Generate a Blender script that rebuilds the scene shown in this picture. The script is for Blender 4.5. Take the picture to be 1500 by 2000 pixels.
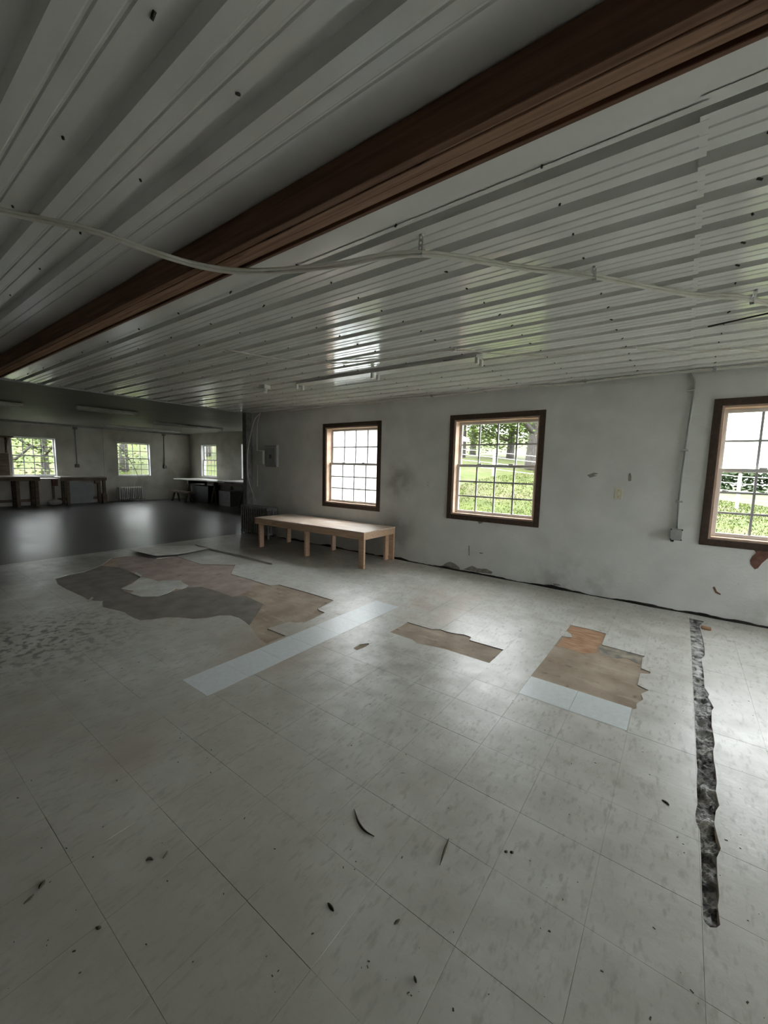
import bpy, bmesh, math, random
from mathutils import Vector, Matrix, noise
from mathutils.geometry import delaunay_2d_cdt
random.seed(7)
for o in list(bpy.data.objects): bpy.data.objects.remove(o)
S = bpy.context.scene
C = S.collection

# ------------------------------------------------------------------ camera
YAW, PIT, ROL, FPX, CAMH = -0.63363, 0.10997, -0.02390, 791.5, 1.452
def cam_axes():
    cy, sy, cp, sp, cr, sr = math.cos(YAW), math.sin(YAW), math.cos(PIT), math.sin(PIT), math.cos(ROL), math.sin(ROL)
    f = Vector((sy*cp, cy*cp, -sp)); r = Vector((cy, -sy, 0)); d = f.cross(r)
    return cr*r+sr*d, -sr*r+cr*d, f
RT, DN, FW = cam_axes()
CAMP = Vector((0, 0, CAMH))
def ray(x, y): return RT*((x-750)/FPX)+DN*((y-1000)/FPX)+FW
def on_z(x, y, z=0.0):
    d = ray(x, y); return CAMP+d*((z-CAMH)/d.z)
def on_y(x, y, Y):
    d = ray(x, y); return CAMP+d*(Y/d.y)
def on_x(x, y, X):
    d = ray(x, y); return CAMP+d*(X/d.x)
cd = bpy.data.cameras.new('camera'); cam = bpy.data.objects.new('camera', cd); C.objects.link(cam)
cd.sensor_fit = 'VERTICAL'; cd.sensor_height = 36; cd.lens = FPX*36/2000; cd.clip_start = .02; cd.clip_end = 500
mw = Matrix((RT, -DN, -FW)).transposed().to_4x4(); mw.translation = CAMP
cam.matrix_world = mw
S.camera = cam

# ------------------------------------------------------------------ world, exposure
w = bpy.data.worlds.new('overcast_sky'); S.world = w; w.use_nodes = True
bg = w.node_tree.nodes['Background']
bg.inputs[0].default_value = (0.95, 0.975, 1.0, 1); bg.inputs[1].default_value = 3.2
vs = S.view_settings
vs.view_transform = 'Standard'; vs.look = 'None'; vs.gamma = 1; vs.use_curve_mapping = False
vs.exposure = 2.05

# ------------------------------------------------------------------ materials
def mat(name, col, rough=.6, spec=.5, metal=0, col2=None, scale=5, detail=6, stretch=None, ramp=(.35, .65), bump=0, bscale=None,
        spots=None, space='pos', rough2=None, coat=0):
    m = bpy.data.materials.new(name); m.use_nodes = True
    n, l = m.node_tree.nodes, m.node_tree.links
    b = n['Principled BSDF']
    b.inputs['Base Color'].default_value = (*col, 1); b.inputs['Roughness'].default_value = rough
    b.inputs['Specular IOR Level'].default_value = spec; b.inputs['Metallic'].default_value = metal
    b.inputs['Coat Weight'].default_value = coat
    if space == 'pos': src = n.new('ShaderNodeNewGeometry').outputs['Position']
    else: src = n.new('ShaderNodeTexCoord').outputs['Object']
    if stretch:
        mp = n.new('ShaderNodeMapping'); mp.inputs['Scale'].default_value = stretch
        l.new(src, mp.inputs[0]); vec = mp.outputs[0]
    else: vec = src
    out = None
    if col2:
        t = n.new('ShaderNodeTexNoise'); t.inputs['Scale'].default_value = scale; t.inputs['Detail'].default_value = detail
        l.new(vec, t.inputs['Vector'])
        r = n.new('ShaderNodeValToRGB'); r.color_ramp.elements[0].position, r.color_ramp.elements[1].position = ramp
        r.color_ramp.elements[0].color = (*col, 1); r.color_ramp.elements[1].color = (*col2, 1)
        l.new(t.outputs[0], r.inputs[0]); out = r.outputs[0]
        if rough2 is not None:
            mr = n.new('ShaderNodeMapRange'); mr.inputs['From Min'].default_value = ramp[0]; mr.inputs['From Max'].default_value = ramp[1]
            mr.inputs['To Min'].default_value = rough; mr.inputs['To Max'].default_value = rough2
            l.new(t.outputs[0], mr.inputs[0]); l.new(mr.outputs[0], b.inputs['Roughness'])
    for sp in (spots or []):           # (colour, scale, lo, hi, strength, stretch)
        t = n.new('ShaderNodeTexNoise'); t.inputs['Scale'].default_value = sp[1]; t.inputs['Detail'].default_value = 5
        if len(sp) > 5:
            mp = n.new('ShaderNodeMapping'); mp.inputs['Scale'].default_value = sp[5]; mp.inputs['Location'].default_value = (3.1, 7.7, 1.3)
            l.new(src, mp.inputs[0]); l.new(mp.outputs[0], t.inputs['Vector'])
        else: l.new(src, t.inputs['Vector'])
        mr = n.new('ShaderNodeMapRange'); mr.inputs['From Min'].default_value = sp[2]; mr.inputs['From Max'].default_value = sp[3]
        mr.inputs['To Max'].default_value = sp[4]; l.new(t.outputs[0], mr.inputs[0])
        mx = n.new('ShaderNodeMix'); mx.data_type = 'RGBA'
        if out: l.new(out, mx.inputs[6])
        else: mx.inputs[6].default_value = (*col, 1)
        mx.inputs[7].default_value = (*sp[0], 1); l.new(mr.outputs[0], mx.inputs[0]); out = mx.outputs[2]
    if out: l.new(out, b.inputs['Base Color'])
    if bump:
        t = n.new('ShaderNodeTexNoise'); t.inputs['Scale'].default_value = bscale or scale*6; t.inputs['Detail'].default_value = 8
        l.new(vec, t.inputs['Vector'])
        bp = n.new('ShaderNodeBump'); bp.inputs['Strength'].default_value = bump; bp.inputs['Distance'].default_value = .01
        l.new(t.outputs[0], bp.inputs['Height']); l.new(bp.outputs[0], b.inputs['Normal'])
    return m
def patch_mask(m, centre, radius, colour, scale, lo, hi, strength):
    """a stain, or dimness painted in, with its own shape around one spot of the floor"""
    n, l = m.node_tree.nodes, m.node_tree.links; b = n['Principled BSDF']
    prev = b.inputs['Base Color'].links[0].from_socket
    g = n.new('ShaderNodeNewGeometry')
    vm = n.new('ShaderNodeVectorMath'); vm.operation = 'DISTANCE'; vm.inputs[1].default_value = centre; l.new(g.outputs['Position'], vm.inputs[0])
    a = n.new('ShaderNodeMapRange'); a.inputs['From Min'].default_value = radius*.25; a.inputs['From Max'].default_value = radius
    a.inputs['To Min'].default_value = 1; a.inputs['To Max'].default_value = 0; l.new(vm.outputs['Value'], a.inputs[0])
    t = n.new('ShaderNodeTexNoise'); t.inputs['Scale'].default_value = scale; t.inputs['Detail'].default_value = 4; l.new(g.outputs['Position'], t.inputs['Vector'])
    c = n.new('ShaderNodeMapRange'); c.inputs['From Min'].default_value = lo; c.inputs['From Max'].default_value = hi; c.inputs['To Max'].default_value = strength
    l.new(t.outputs[0], c.inputs[0])
    mu = n.new('ShaderNodeMath'); mu.operation = 'MULTIPLY'; l.new(a.outputs[0], mu.inputs[0]); l.new(c.outputs[0], mu.inputs[1])
    mx = n.new('ShaderNodeMix'); mx.data_type = 'RGBA'; l.new(prev, mx.inputs[6]); mx.inputs[7].default_value = (*colour, 1)
    l.new(mu.outputs[0], mx.inputs[0]); l.new(mx.outputs[2], b.inputs['Base Color'])
def glass_mat():
    m = bpy.data.materials.new('window_glass'); m.use_nodes = True; n, l = m.node_tree.nodes, m.node_tree.links
    n.remove(n['Principled BSDF']); o = n['Material Output']
    t = n.new('ShaderNodeBsdfTransparent'); t.inputs[0].default_value = (.96, .98, .97, 1)
    g = n.new('ShaderNodeBsdfGlossy'); g.inputs['Roughness'].default_value = .02
    f = n.new('ShaderNodeFresnel'); f.inputs[0].default_value = 1.45
    x = n.new('ShaderNodeMixShader'); l.new(f.outputs[0], x.inputs[0]); l.new(t.outputs[0], x.inputs[1]); l.new(g.outputs[0], x.inputs[2]); l.new(x.outputs[0], o.inputs[0])
    return m
M = {
 'tile': mat('worn_vinyl_tile', (.55, .55, .51), .40, .5, col2=(.70, .70, .67), scale=7, ramp=(.3, .7), bump=.12, bscale=28, rough2=.30,
             spots=[((.30, .28, .24), 2.2, .52, .75, .55), ((.20, .19, .16), 26, .66, .74, .55, (1, .45, 1)), ((.07, .065, .05), 13, .735, .76, .8), ((.72, .71, .67), 5, .6, .8, .5, (.5, 1.6, 1)),
                    ((.42, .40, .34), .8, .42, .66, .5), ((.33, .32, .28), 48, .54, .70, .6, (1, .35, 1))]),
 'newtile': mat('clean_pale_blue_tile', (.66, .71, .72), .32, .5, col2=(.72, .77, .78), scale=30),
 'slab': mat('brown_subfloor', (.29, .225, .165), .75, .3, col2=(.43, .35, .27), scale=4, bump=.15, bscale=30, spots=[((.55, .48, .39), 9, .58, .75, .6, (.6, 2, 1)), ((.11, .08, .06), 18, .62, .75, .6)]),
 'sheet': mat('pale_old_vinyl_sheet', (.62, .61, .56), .5, .4, col2=(.74, .73, .69), scale=6, spots=[((.36, .33, .28), 4, .58, .7, .6)]),
 'felt': mat('dark_grey_felt_backing', (.17, .158, .137), .85, .2, col2=(.235, .218, .19), scale=6, bump=.1),
 'mauve': mat('dusty_pink_adhesive', (.33, .265, .235), .8, .25, col2=(.44, .36, .325), scale=5, spots=[((.12, .09, .08), 8, .6, .75, .6)]),
 'orange': mat('reddish_brown_wood_patch', (.36, .19, .11), .75, .25, col2=(.50, .33, .21), scale=9, stretch=(1, 3, 1)),
 'ash': mat('grey_mortar_residue', (.20, .19, .18), .9, .2, col2=(.42, .37, .29), scale=14),
 'rubble': mat('broken_concrete', (.05, .05, .05), .5, .5, col2=(.60, .60, .58), scale=17, ramp=(.38, .66), bump=.6, bscale=60),
 'black': mat('black_tar', (.012, .011, .010), .7, .3, col2=(.03, .027, .024), scale=20, bump=.2),
 'darkfloor': mat('dark_bare_floor', (.045, .044, .038), .33, .5, col2=(.12, .116, .108), scale=1.3, detail=2.5, ramp=(.3, .75), rough2=.40, bump=.03, bscale=9),
 'wall': mat('painted_masonry', (.70, .71, .69), .75, .3, col2=(.78, .79, .77), scale=3, bump=.22, bscale=45, spots=[((.42, .41, .38), 1.1, .6, .8, .55), ((.25, .24, .21), 22, .74, .79, .5)]),
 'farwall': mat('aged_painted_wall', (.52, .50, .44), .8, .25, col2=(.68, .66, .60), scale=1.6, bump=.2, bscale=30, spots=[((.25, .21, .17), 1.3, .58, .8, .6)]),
 'steel': mat('white_painted_ribbed_steel', (.74, .74, .72), .10, .75, col2=(.80, .80, .78), scale=2.5, rough2=.15),
 'farceil': mat('dull_grey_ceiling', (.25, .25, .22), .5, .4, col2=(.33, .325, .295), scale=2, rough2=.6),
 'beam': mat('red_brown_stained_wood', (.12, .058, .034), .6, .3, col2=(.20, .105, .064), scale=9, stretch=(.25, 6, 6)),
 'beam2': mat('rough_brown_plank', (.24, .135, .085), .75, .25, col2=(.36, .22, .15), scale=8, stretch=(.3, 8, 8), spots=[((.05, .02, .012), 5, .64, .72, .85, (.35, 3, 3))]),  # lighter than the face board: floor bounce put into the underside's colour
 'casing': mat('dark_brown_window_casing', (.050, .031, .023), .6, .35, col2=(.078, .050, .037), scale=10, stretch=(3, 3, 3)),
 'jamb': mat('raw_pine_jamb', (.60, .40, .29), .6, .3, col2=(.70, .52, .40), scale=8),
 'vinyl': mat('white_vinyl_sash', (.62, .62, .61), .45, .5, col2=(.68, .68, .67), scale=3),
 'muntin': mat('grey_white_muntin', (.42, .43, .44), .5),
 'pine': mat('pale_pine_lumber', (.50, .33, .21), .6, .3, col2=(.64, .46, .32), scale=6, stretch=(.5, 9, 9), spots=[((.30, .18, .10), 7, .68, .75, .7)]),
 'ply': mat('pale_plywood', (.58, .44, .33), .45, .45, col2=(.72, .60, .50), scale=5, stretch=(.5, 5, 1), spots=[((.85, .82, .78), 3, .55, .8, .6)]),
 'oldwood': mat('dusty_old_wood', (.13, .10, .07), .7, .3, col2=(.22, .17, .125), scale=6, stretch=(4, .6, 4)),
 'palewood': mat('worn_grey_tabletop', (.50, .48, .44), .4, .4, col2=(.62, .60, .56), scale=4),
 'redboard': mat('red_brown_board', (.15, .06, .045), .7, .3, col2=(.20, .09, .065), scale=6),
 'whitewire': mat('off_white_cable_jacket', (.62, .60, .54), .5, .4, col2=(.70, .68, .63), scale=14),
 'darkwire': mat('black_cable', (.02, .02, .02), .5),
 'galv': mat('galvanised_steel', (.55, .56, .56), .35, .5, .9, col2=(.40, .41, .41), scale=30),
 'fixture': mat('white_enamel', (.78, .78, .75), .35, .5, col2=(.62, .62, .58), scale=4),
 'conduit': mat('painted_grey_conduit', (.36, .37, .36), .5, .4, col2=(.44, .45, .44), scale=12),
 'plate': mat('ivory_plastic', (.68, .64, .48), .4, .5, col2=(.72, .69, .54), scale=9),
 'white_plastic': mat('white_plastic', (.74, .74, .71), .4, .5),
 'dark': mat('dark_slot', (.02, .02, .02), .6),
 'panelgrey': mat('grey_electrical_enamel', (.30, .31, .32), .45, .5, col2=(.36, .37, .38), scale=5),
 'radiator': mat('silver_painted_cast_iron', (.74, .74, .71), .45, .5, col2=(.62, .61, .58), scale=14),
 'darkrad': mat('dull_cast_iron', (.14, .14, .14), .55, .4, col2=(.22, .22, .21), scale=12),
 'rust': mat('bare_brown_masonry', (.13, .06, .045), .85, .2, col2=(.22, .12, .09), scale=18, bump=.3),
 'greychip': mat('exposed_grey_plaster', (.22, .20, .18), .9, .2, col2=(.34, .32, .29), scale=22, bump=.3),
 'screw': mat('tarnished_screw', (.06, .055, .05), .5, .5, .6),
 'debris': mat('brown_debris', (.06, .056, .038), .8, .2, col2=(.10, .09, .06), scale=30),
 'grass': mat('lawn', (.040, .054, .008), .8, .2, col2=(.062, .076, .014), scale=1.6, bump=.5, bscale=9, spots=[((.090, .072, .042), .45, .50, .66, .75)]),
 'blade': mat('grass_blade', (.044, .060, .008), .7, .2, col2=(.066, .082, .014), scale=2),
 'leaf': mat('green_leaf', (.045, .075, .014), .6, .3, col2=(.10, .135, .03), scale=1.2),
 'bark': mat('grey_bark', (.04, .036, .033), .9, .2, col2=(.075, .068, .062), scale=5, stretch=(4, 4, .7)),
 'siding': mat('white_siding', (.80, .81, .82), .5, .4, col2=(.76, .77, .78), scale=4),
 'shingle': mat('grey_shingle', (.20, .20, .20), .85, .2, col2=(.27, .27, .27), scale=9),
 'fencepost': mat('white_fence_post', (.80, .80, .79), .6), 'fencewire': mat('pale_fence_wire', (.75, .74, .70), .5),
 'glass': glass_mat(),
 'hedge': mat('distant_hedge', (.02, .035, .012), .8, .2, col2=(.035, .055, .022), scale=.8),
 'outside': mat('exterior_block', (.6, .6, .58), .8),
}

# ------------------------------------------------------------------ mesh helpers
class MB:
    def __init__(s): s.v, s.f, s.sm = [], [], []
    def add(s, vs, fs, smooth=False):
        k = len(s.v); s.v += [tuple(p) for p in vs]; s.f += [tuple(i+k for i in f) for f in fs]; s.sm += [smooth]*len(fs); return s
    def box(s, a, b, mtx=None):
        x0, y0, z0 = a; x1, y1, z1 = b
        v = [Vector(p) for p in ((x0,y0,z0),(x1,y0,z0),(x1,y1,z0),(x0,y1,z0),(x0,y0,z1),(x1,y0,z1),(x1,y1,z1),(x0,y1,z1))]
        if mtx: v = [mtx @ p for p in v]
        return s.add(v, [(0,3,2,1),(4,5,6,7),(0,1,5,4),(1,2,6,5),(2,3,7,6),(3,0,4,7)])
    def bbox(s, a, b, e=.004, mtx=None):       # box with chamfered edges
        bm = bmesh.new(); bmesh.ops.create_cube(bm, size=1)
        for q in bm.verts: q.co = Vector([(a[i]+b[i])/2+q.co[i]*(b[i]-a[i]) for i in range(3)])
        bmesh.ops.bevel(bm, geom=list(bm.edges), offset=e, segments=1, affect='EDGES')
        if mtx: bm.transform(mtx)
        bm.verts.index_update(); s.add([q.co for q in bm.verts], [[q.index for q in f.verts] for f in bm.faces]); bm.free(); return s
    def tube(s, pts, r, seg=8, cap=True):
        pts = [Vector(p) for p in pts]; n = len(pts); vs, fs = [], []
        rr = r if isinstance(r, (list, tuple)) else [r]*n
        t = (pts[1]-pts[0]).normalized(); up = Vector((0,0,1)) if abs(t.z) < .9 else Vector((1,0,0)); u = t.cross(up).normalized()
        for i, p in enumerate(pts):
            t = (pts[min(i+1, n-1)]-pts[max(i-1, 0)]).normalized(); u = (u-t*u.dot(t)).normalized(); w_ = t.cross(u)
            for k in range(seg):
                a = 2*math.pi*k/seg; vs.append(p+(u*math.cos(a)+w_*math.sin(a))*rr[i])
        for i in range(n-1):
            for k in range(seg): fs.append((i*seg+k, i*seg+(k+1) % seg, (i+1)*seg+(k+1) % seg, (i+1)*seg+k))
        if cap: fs += [tuple(range(seg-1, -1, -1)), tuple((n-1)*seg+k for k in range(seg))]
        return s.add(vs, fs, True)
    def mesh(s, name, m):
        me = bpy.data.meshes.new(name); me.from_pydata(s.v, [], s.f); me.materials.append(m)
        me.polygons.foreach_set('use_smooth', s.sm); me.update(); return me
    def build(s, name, m, parent=None): return put(name, s.mesh(name, m), parent)
def put(name, data, parent=None, loc=None, rot=None):
    o = bpy.data.objects.new(name, data); C.objects.link(o)
    if parent: o.parent = parent
    if loc: o.location = loc
    if rot: o.rotation_euler = rot
    return o
def tag(o, label, cat, group=None, kind=None):
    o['label'] = label; o['category'] = cat
    if group: o['group'] = group
    if kind: o['kind'] = kind
    return o
def thing(name, label, cat, loc=(0,0,0), rz=0, group=None, kind=None):
    return tag(put(name, None, None, loc, (0,0,rz)), label, cat, group, kind)
def spline(P, n=8):
    P = [Vector(p) for p in P]; Q = [P[0]*2-P[1]]+P+[P[-1]*2-P[-2]]; o = []
    for i in range(1, len(Q)-2):
        a, b, c, d = Q[i-1:i+3]
        for k in range(n):
            t = k/n; o.append(.5*((2*b)+(c-a)*t+(2*a-5*b+4*c-d)*t*t+(3*b-a-3*c+d)*t**3))
    return o+[P[-1]]
def inside(p, poly):
    x, y = p; r = False; j = len(poly)-1
    for i in range(len(poly)):
        xi, yi = poly[i]; xj, yj = poly[j]
        if (yi > y) != (yj > y) and x < (xj-xi)*(y-yi)/(yj-yi)+xi: r = not r
        j = i
    return r
def clipped(outer, holes, z0, z1):
    """prism over outer minus holes; MB or None"""
    vs, es = [], []
    for poly in [outer]+holes:
        k = len(vs); n = len(poly); vs += [Vector(p) for p in poly]; es += [(k+i, k+(i+1) % n) for i in range(n)]
    V, _, F = delaunay_2d_cdt(vs, es, [], 0, 1e-5)[:3]
    keep = []
    for f in F:
        c = sum((V[i] for i in f), Vector((0, 0)))/len(f)
        if inside(c, outer) and not any(inside(c, h) for h in holes): keep.append(list(f))
    if not keep: return None
    cnt = {}; tris = []
    for f in keep:
        a, b, c = (V[i] for i in f)
        if (b-a).cross(c-a) < 0: f = f[::-1]
        tris.append(f)
        for i in range(3): cnt[(f[i], f[(i+1) % 3])] = 1
    n = len(V); mb = MB()
    vv = [(p.x, p.y, z1) for p in V]+[(p.x, p.y, z0) for p in V]
    fs = [tuple(f) for f in tris]+[tuple(i+n for i in f[::-1]) for f in tris]
    for (a, b) in cnt:
        if (b, a) not in cnt: fs.append((a, a+n, b+n, b))
    used = sorted({i for f in fs for i in f}); mp = {q: i for i, q in enumerate(used)}
    return mb.add([vv[i] for i in used], [tuple(mp[i] for i in f) for f in fs])
def prism(poly, z0, z1): return clipped(poly, [], z0, z1)
def fpoly(px, z=0): return [tuple(on_z(x, y, z).xy) for x, y in px]

# ------------------------------------------------------------------ setting dimensions
WY, XF, XB, WY2, CEIL, FC = 5.237, -7.40, -16.50, 8.80, 2.50, 2.61
YL, XR = -6.0, 5.6
TH = .20
def wall_mesh(u0, u1, z0, z1, opens, d0, d1, axis):
    """wall running along x (axis 'x', depth in y) or along y (axis 'y', depth in x) with rectangular openings"""
    us = sorted({u0, u1, *[o[0] for o in opens], *[o[1] for o in opens]}); zs = sorted({z0, z1, *[o[2] for o in opens], *[o[3] for o in opens]})
    mb = MB()
    for i in range(len(us)-1):
        for j in range(len(zs)-1):
            c, e = (us[i]+us[i+1])/2, (zs[j]+zs[j+1])/2
            if any(o[0] < c < o[1] and o[2] < e < o[3] for o in opens): continue
            if axis == 'x': mb.box((us[i], d0, zs[j]), (us[i+1], d1, zs[j+1]))
            else: mb.box((d0, us[i], zs[j]), (d1, us[i+1], zs[j+1]))
    return mb
WIN = [(-5.16, -4.00, .80, 2.12), (-2.65, -1.49, .81, 2.13), (.245, 1.405, .81, 2.13), (2.95, 4.11, .81, 2.13)]
wall_right = tag(wall_mesh(XF, XR+TH, -.15, 2.75, WIN, WY, WY+TH, 'x').build('wall_right', M['wall']), 'long white painted wall with three brown framed windows', 'wall', kind='structure')
FW2 = [(-15.62, -14.50, .90, 2.17), (-12.92, -11.80, .90, 2.17)]
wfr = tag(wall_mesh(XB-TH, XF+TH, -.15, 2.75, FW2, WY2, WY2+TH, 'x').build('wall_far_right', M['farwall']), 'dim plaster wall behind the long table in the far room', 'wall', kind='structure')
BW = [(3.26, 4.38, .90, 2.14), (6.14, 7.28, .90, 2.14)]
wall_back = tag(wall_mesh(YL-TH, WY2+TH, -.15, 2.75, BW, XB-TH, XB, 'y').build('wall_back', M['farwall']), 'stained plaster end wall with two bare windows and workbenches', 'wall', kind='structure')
tag(wall_mesh(XB-TH, XR+TH, -.15, 2.75, [], YL-TH, YL, 'x').build('unseen_wall_left', M['oldwood']), 'unseen wall without windows, boarded dark to cut bounced light', 'wall', kind='structure')  # out of view; dark boards chosen to reduce light bounced near the camera
tag(wall_mesh(YL, WY, -.15, 2.75, [(2.5, 4.7, -.004, 2.3)], XR, XR+TH, 'y').build('wall_front', M['wall']), 'painted end wall with a wide open doorway', 'wall', kind='structure')
tag(wall_mesh(WY+TH, WY2, -.15, 2.75, [], XF, XF+TH, 'y').build('wall_return', M['farwall']), 'short return wall closing the wider far room', 'wall', kind='structure')
post = tag(MB().bbox((XF-.02, 5.09, 0), (XF+.11, WY, CEIL-.005), .006).build('trim_1', M['darkrad']), 'narrow grey corner post where the window wall ends', 'trim', kind='structure')
roof = tag(MB().box((XB-TH, YL-TH, 2.75), (XR+TH, WY+TH, 2.85)).box((XB-TH, WY+TH, 2.75), (XF+TH, WY2+TH, 2.85)).build('roof', M['shingle']), 'flat roof deck over the building', 'roof', kind='structure')
# torn black strip at the foot of the window wall
mb = MB(); n = 0; xs = [XF+.15+.03*i for i in range(int((XR-.2-XF)/.03))]
for x in xs:
    h = max(.006, .020+.030*noise.fractal(Vector((x*2.1, 0, 5)), .8, 2.2, 4)); d = max(.006, .016+.02*noise.noise(Vector((x*3, 9, 1))))
    mb.v += [(x, WY-.0006, .0004), (x, WY-d, .0004), (x, WY-d*.7, h*.8), (x, WY-.0006, h)]
for i in range(len(xs)-1):
    k = 4*i
    for q in range(4): mb.f.append((k+q, k+(q+1) % 4, k+4+(q+1) % 4, k+4+q)); mb.sm.append(False)
tag(mb.build('baseboard_right', M['black']), 'black torn strip along the foot of the window wall', 'baseboard', kind='structure')

# ------------------------------------------------------------------ windows
def bars(name, mt, parent, a, b): return MB().bbox(a, b, .003).build(name, mt, parent)
PANES = {}
def window(idx, rect, origin, rz, label, casing=True, jm='jamb'):
    """local frame: x along the wall, y outward, z up; origin at the wall's inner face, opening centred on x"""
    wd, z0, z1 = rect; h = wd/2; T = TH
    t = thing('window_%d' % idx, label, 'window', origin, rz, kind='structure')
    if casing:
        c = .068
        for a, b in (((-h-c, -.018, z0-c), (-h, -.0005, z1+c)), ((h, -.018, z0-c), (h+c, -.0005, z1+c)), ((-h, -.018, z1), (h, -.0005, z1+c)), ((-h, -.018, z0-c), (h, -.0005, z0))):
            bars('casing', M['casing'], t, a, b)
    J = .022
    for a, b in (((-h, 0, z0), (-h+J, T, z1)), ((h-J, 0, z0), (h, T, z1)), ((-h+J, 0, z1-J), (h-J, T, z1)), ((-h+J, 0, z0), (h-J, T, z0+J))):
        bars('jamb', M[jm], t, a, b)
    xi = h-J-.001; zb, zt = z0+J+.001, z1-J-.001; zm = zb+(zt-zb)*.525
    for nm, y, za, ze, rows in (('upper_sash', .125, zm-.02, zt, 2), ('lower_sash', .085, zb, zm+.02, 3)):
        s = .036; fr = MB()
        fr.bbox((-xi, y, za), (-xi+s, y+.034, ze), .003).bbox((xi-s, y, za), (xi, y+.034, ze), .003).bbox((-xi+s, y, ze-s), (xi-s, y+.034, ze), .003).bbox((-xi+s, y, za), (xi-s, y+.034, za+s), .003)
        if nm == 'lower_sash': fr.bbox((-.25, y-.012, ze-.006), (-.19, y+.01, ze+.012), .002).bbox((.19, y-.012, ze-.006), (.25, y+.01, ze+.012), .002)
        so = fr.build('sash', M['vinyl'], t)
        x0, x1, a0, a1 = -xi+s, xi-s, za+s, ze-s; mu = .0105
        for k in range(1, 4):
            xc = x0+(x1-x0)*k/4; MB().box((xc-mu, y+.009, a0), (xc+mu, y+.023, a1)).build('muntin', M['muntin'], so)
        for k in range(1, rows):
            zc = a0+(a1-a0)*k/rows; MB().box((x0, y+.010, zc-mu), (x1, y+.022, zc+mu)).build('muntin', M['muntin'], so)
        pw, ph = (x1-x0)/4, (a1-a0)/rows; key = (round(pw, 4), round(ph, 4))
        if key not in PANES: PANES[key] = MB().add([(-pw/2, 0, -ph/2), (pw/2, 0, -ph/2), (pw/2, 0, ph/2), (-pw/2, 0, ph/2)], [(0, 1, 2, 3)]).mesh('pane', M['glass'])
        for i in range(4):
            for j in range(rows): put('pane', PANES[key], so, (x0+pw*(i+.5), y+.0165, a0+ph*(j+.5)))
    return t
WL = ['brown framed window above the low wooden platform', 'brown framed window looking out on trees and a fence', 'brown framed window beside the wall conduit, open fields outside', 'brown framed window further along the same wall']
for i, (a, b, c, d) in enumerate(WIN): window(i+1, (b-a, c, d), ((a+b)/2, WY, 0), 0, WL[i])
for i, (a, b, c, d) in enumerate(FW2): window(5+i, (b-a, c, d), ((a+b)/2, WY2, 0), 0, ['bare window over the long table nearest the room corner', 'bare window half hidden behind the corner post'][i], False, 'vinyl')
for i, (a, b, c, d) in enumerate(BW): window(7+i, (b-a, c, d), (XB, (a+b)/2, 0), math.pi/2, ['bare end wall window above the workbench', 'bare end wall window above the small radiator'][i], False, 'vinyl')

# ------------------------------------------------------------------ ceiling
PIT_L, PIT_R = .236, .246
ceiling = tag(MB().box((XF-.02, YL, CEIL+.055), (XR, WY, CEIL+.075)).build('ceiling', M['steel']), 'ceiling of white ribbed steel sheets', 'ceiling', kind='structure')
def rib_panel(y0, n, pitch, length):
    """sheet with n ribs pressed upward; local origin at the first rib's centre, x from 0"""
    pr = []
    for k in range(n):
        c = k*pitch
        pr += [(c-.036, 0), (c-.031, .050), (c+.031, .050), (c+.036, 0)]
        for m in (1/3, 2/3):
            q = c+.038+(pitch-.076)*m; pr += [(q-.008, 0), (q-.003, .004), (q+.003, .004), (q+.008, 0)]
    pr.append((n*pitch-.038, 0)); pr = [(-.045, 0.0)]+pr
    mb = MB(); N = len(pr)
    vs = [(0, a, b) for a, b in pr]+[(length, a, b) for a, b in pr]
    mb.add(vs, [(i, i+1, N+i+1, N+i) for i in range(N-1)])
    mb.add([(q[0], q[1], q[2]+.0015) for q in vs], [(i, N+i, N+i+1, i+1) for i in range(N-1)])
    return mb
XS = [XF-.02, -3.70, -.052, 3.60]; XE = [-3.68, -.03, 3.62, XR]
for side, (yA, n_p, pitch) in (('R', (1.585, 4, PIT_R)), ('L', (.815-4*PIT_L*4+PIT_L, 4, PIT_L))):
    for xi, (xa, xb) in enumerate(zip(XS, XE)):
        me = rib_panel(0, 4, pitch, xb-xa).mesh('ceiling_panel', M['steel'])
        off = [0, 0, -.022, -.01][xi]
        for k in range(4):
            y = yA+k*4*pitch+off
            put('ceiling_panel', me, ceiling, (xa, y, CEIL+.0006*xi+.0003*k))
    # filler strips where the ribs stop short
MB().box((XF-.02, .99, CEIL+.004), (XR, 1.57, CEIL+.006)).build('ceiling_panel', M['steel'], ceiling)
mb = MB(); random.seed(5)
for i in range(-12, 8):
    xx = -.486+i*.62
    if not XF < xx < XR or xx > 4: continue
    for k in range(15):
        y = 1.585+k*PIT_R-.05; mb.tube([(xx+random.uniform(-.02, .02), y, CEIL+.002), (xx, y, CEIL-.007)], .0045, 6)
    for k in range(-14, 1):
        y = .815+k*PIT_L-.05; mb.tube([(xx+random.uniform(-.02, .02), y, CEIL+.002), (xx, y, CEIL-.007)], .0045, 6)
o = mb.build('panel_screws', M['screw'], ceiling); o['kind'] = 'stuff'
# closing strip against the wall and the far room's own ceiling
fceil = tag(MB().box((XB, YL, FC), (XF-.02, WY2, FC+.04)).box((XF-.02, WY+TH, FC), (XF, WY2, FC+.04)).build('ceiling_far', M['farceil']), 'dull smooth ceiling of the far room', 'ceiling', kind='structure')
tag(MB().bbox((XF-.05, YL, CEIL-.012), (XF-.015, WY, FC+.002), .004).build('trim_2', M['panelgrey']), 'dark edge strip where the ribbed ceiling ends', 'trim', kind='structure')

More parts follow.
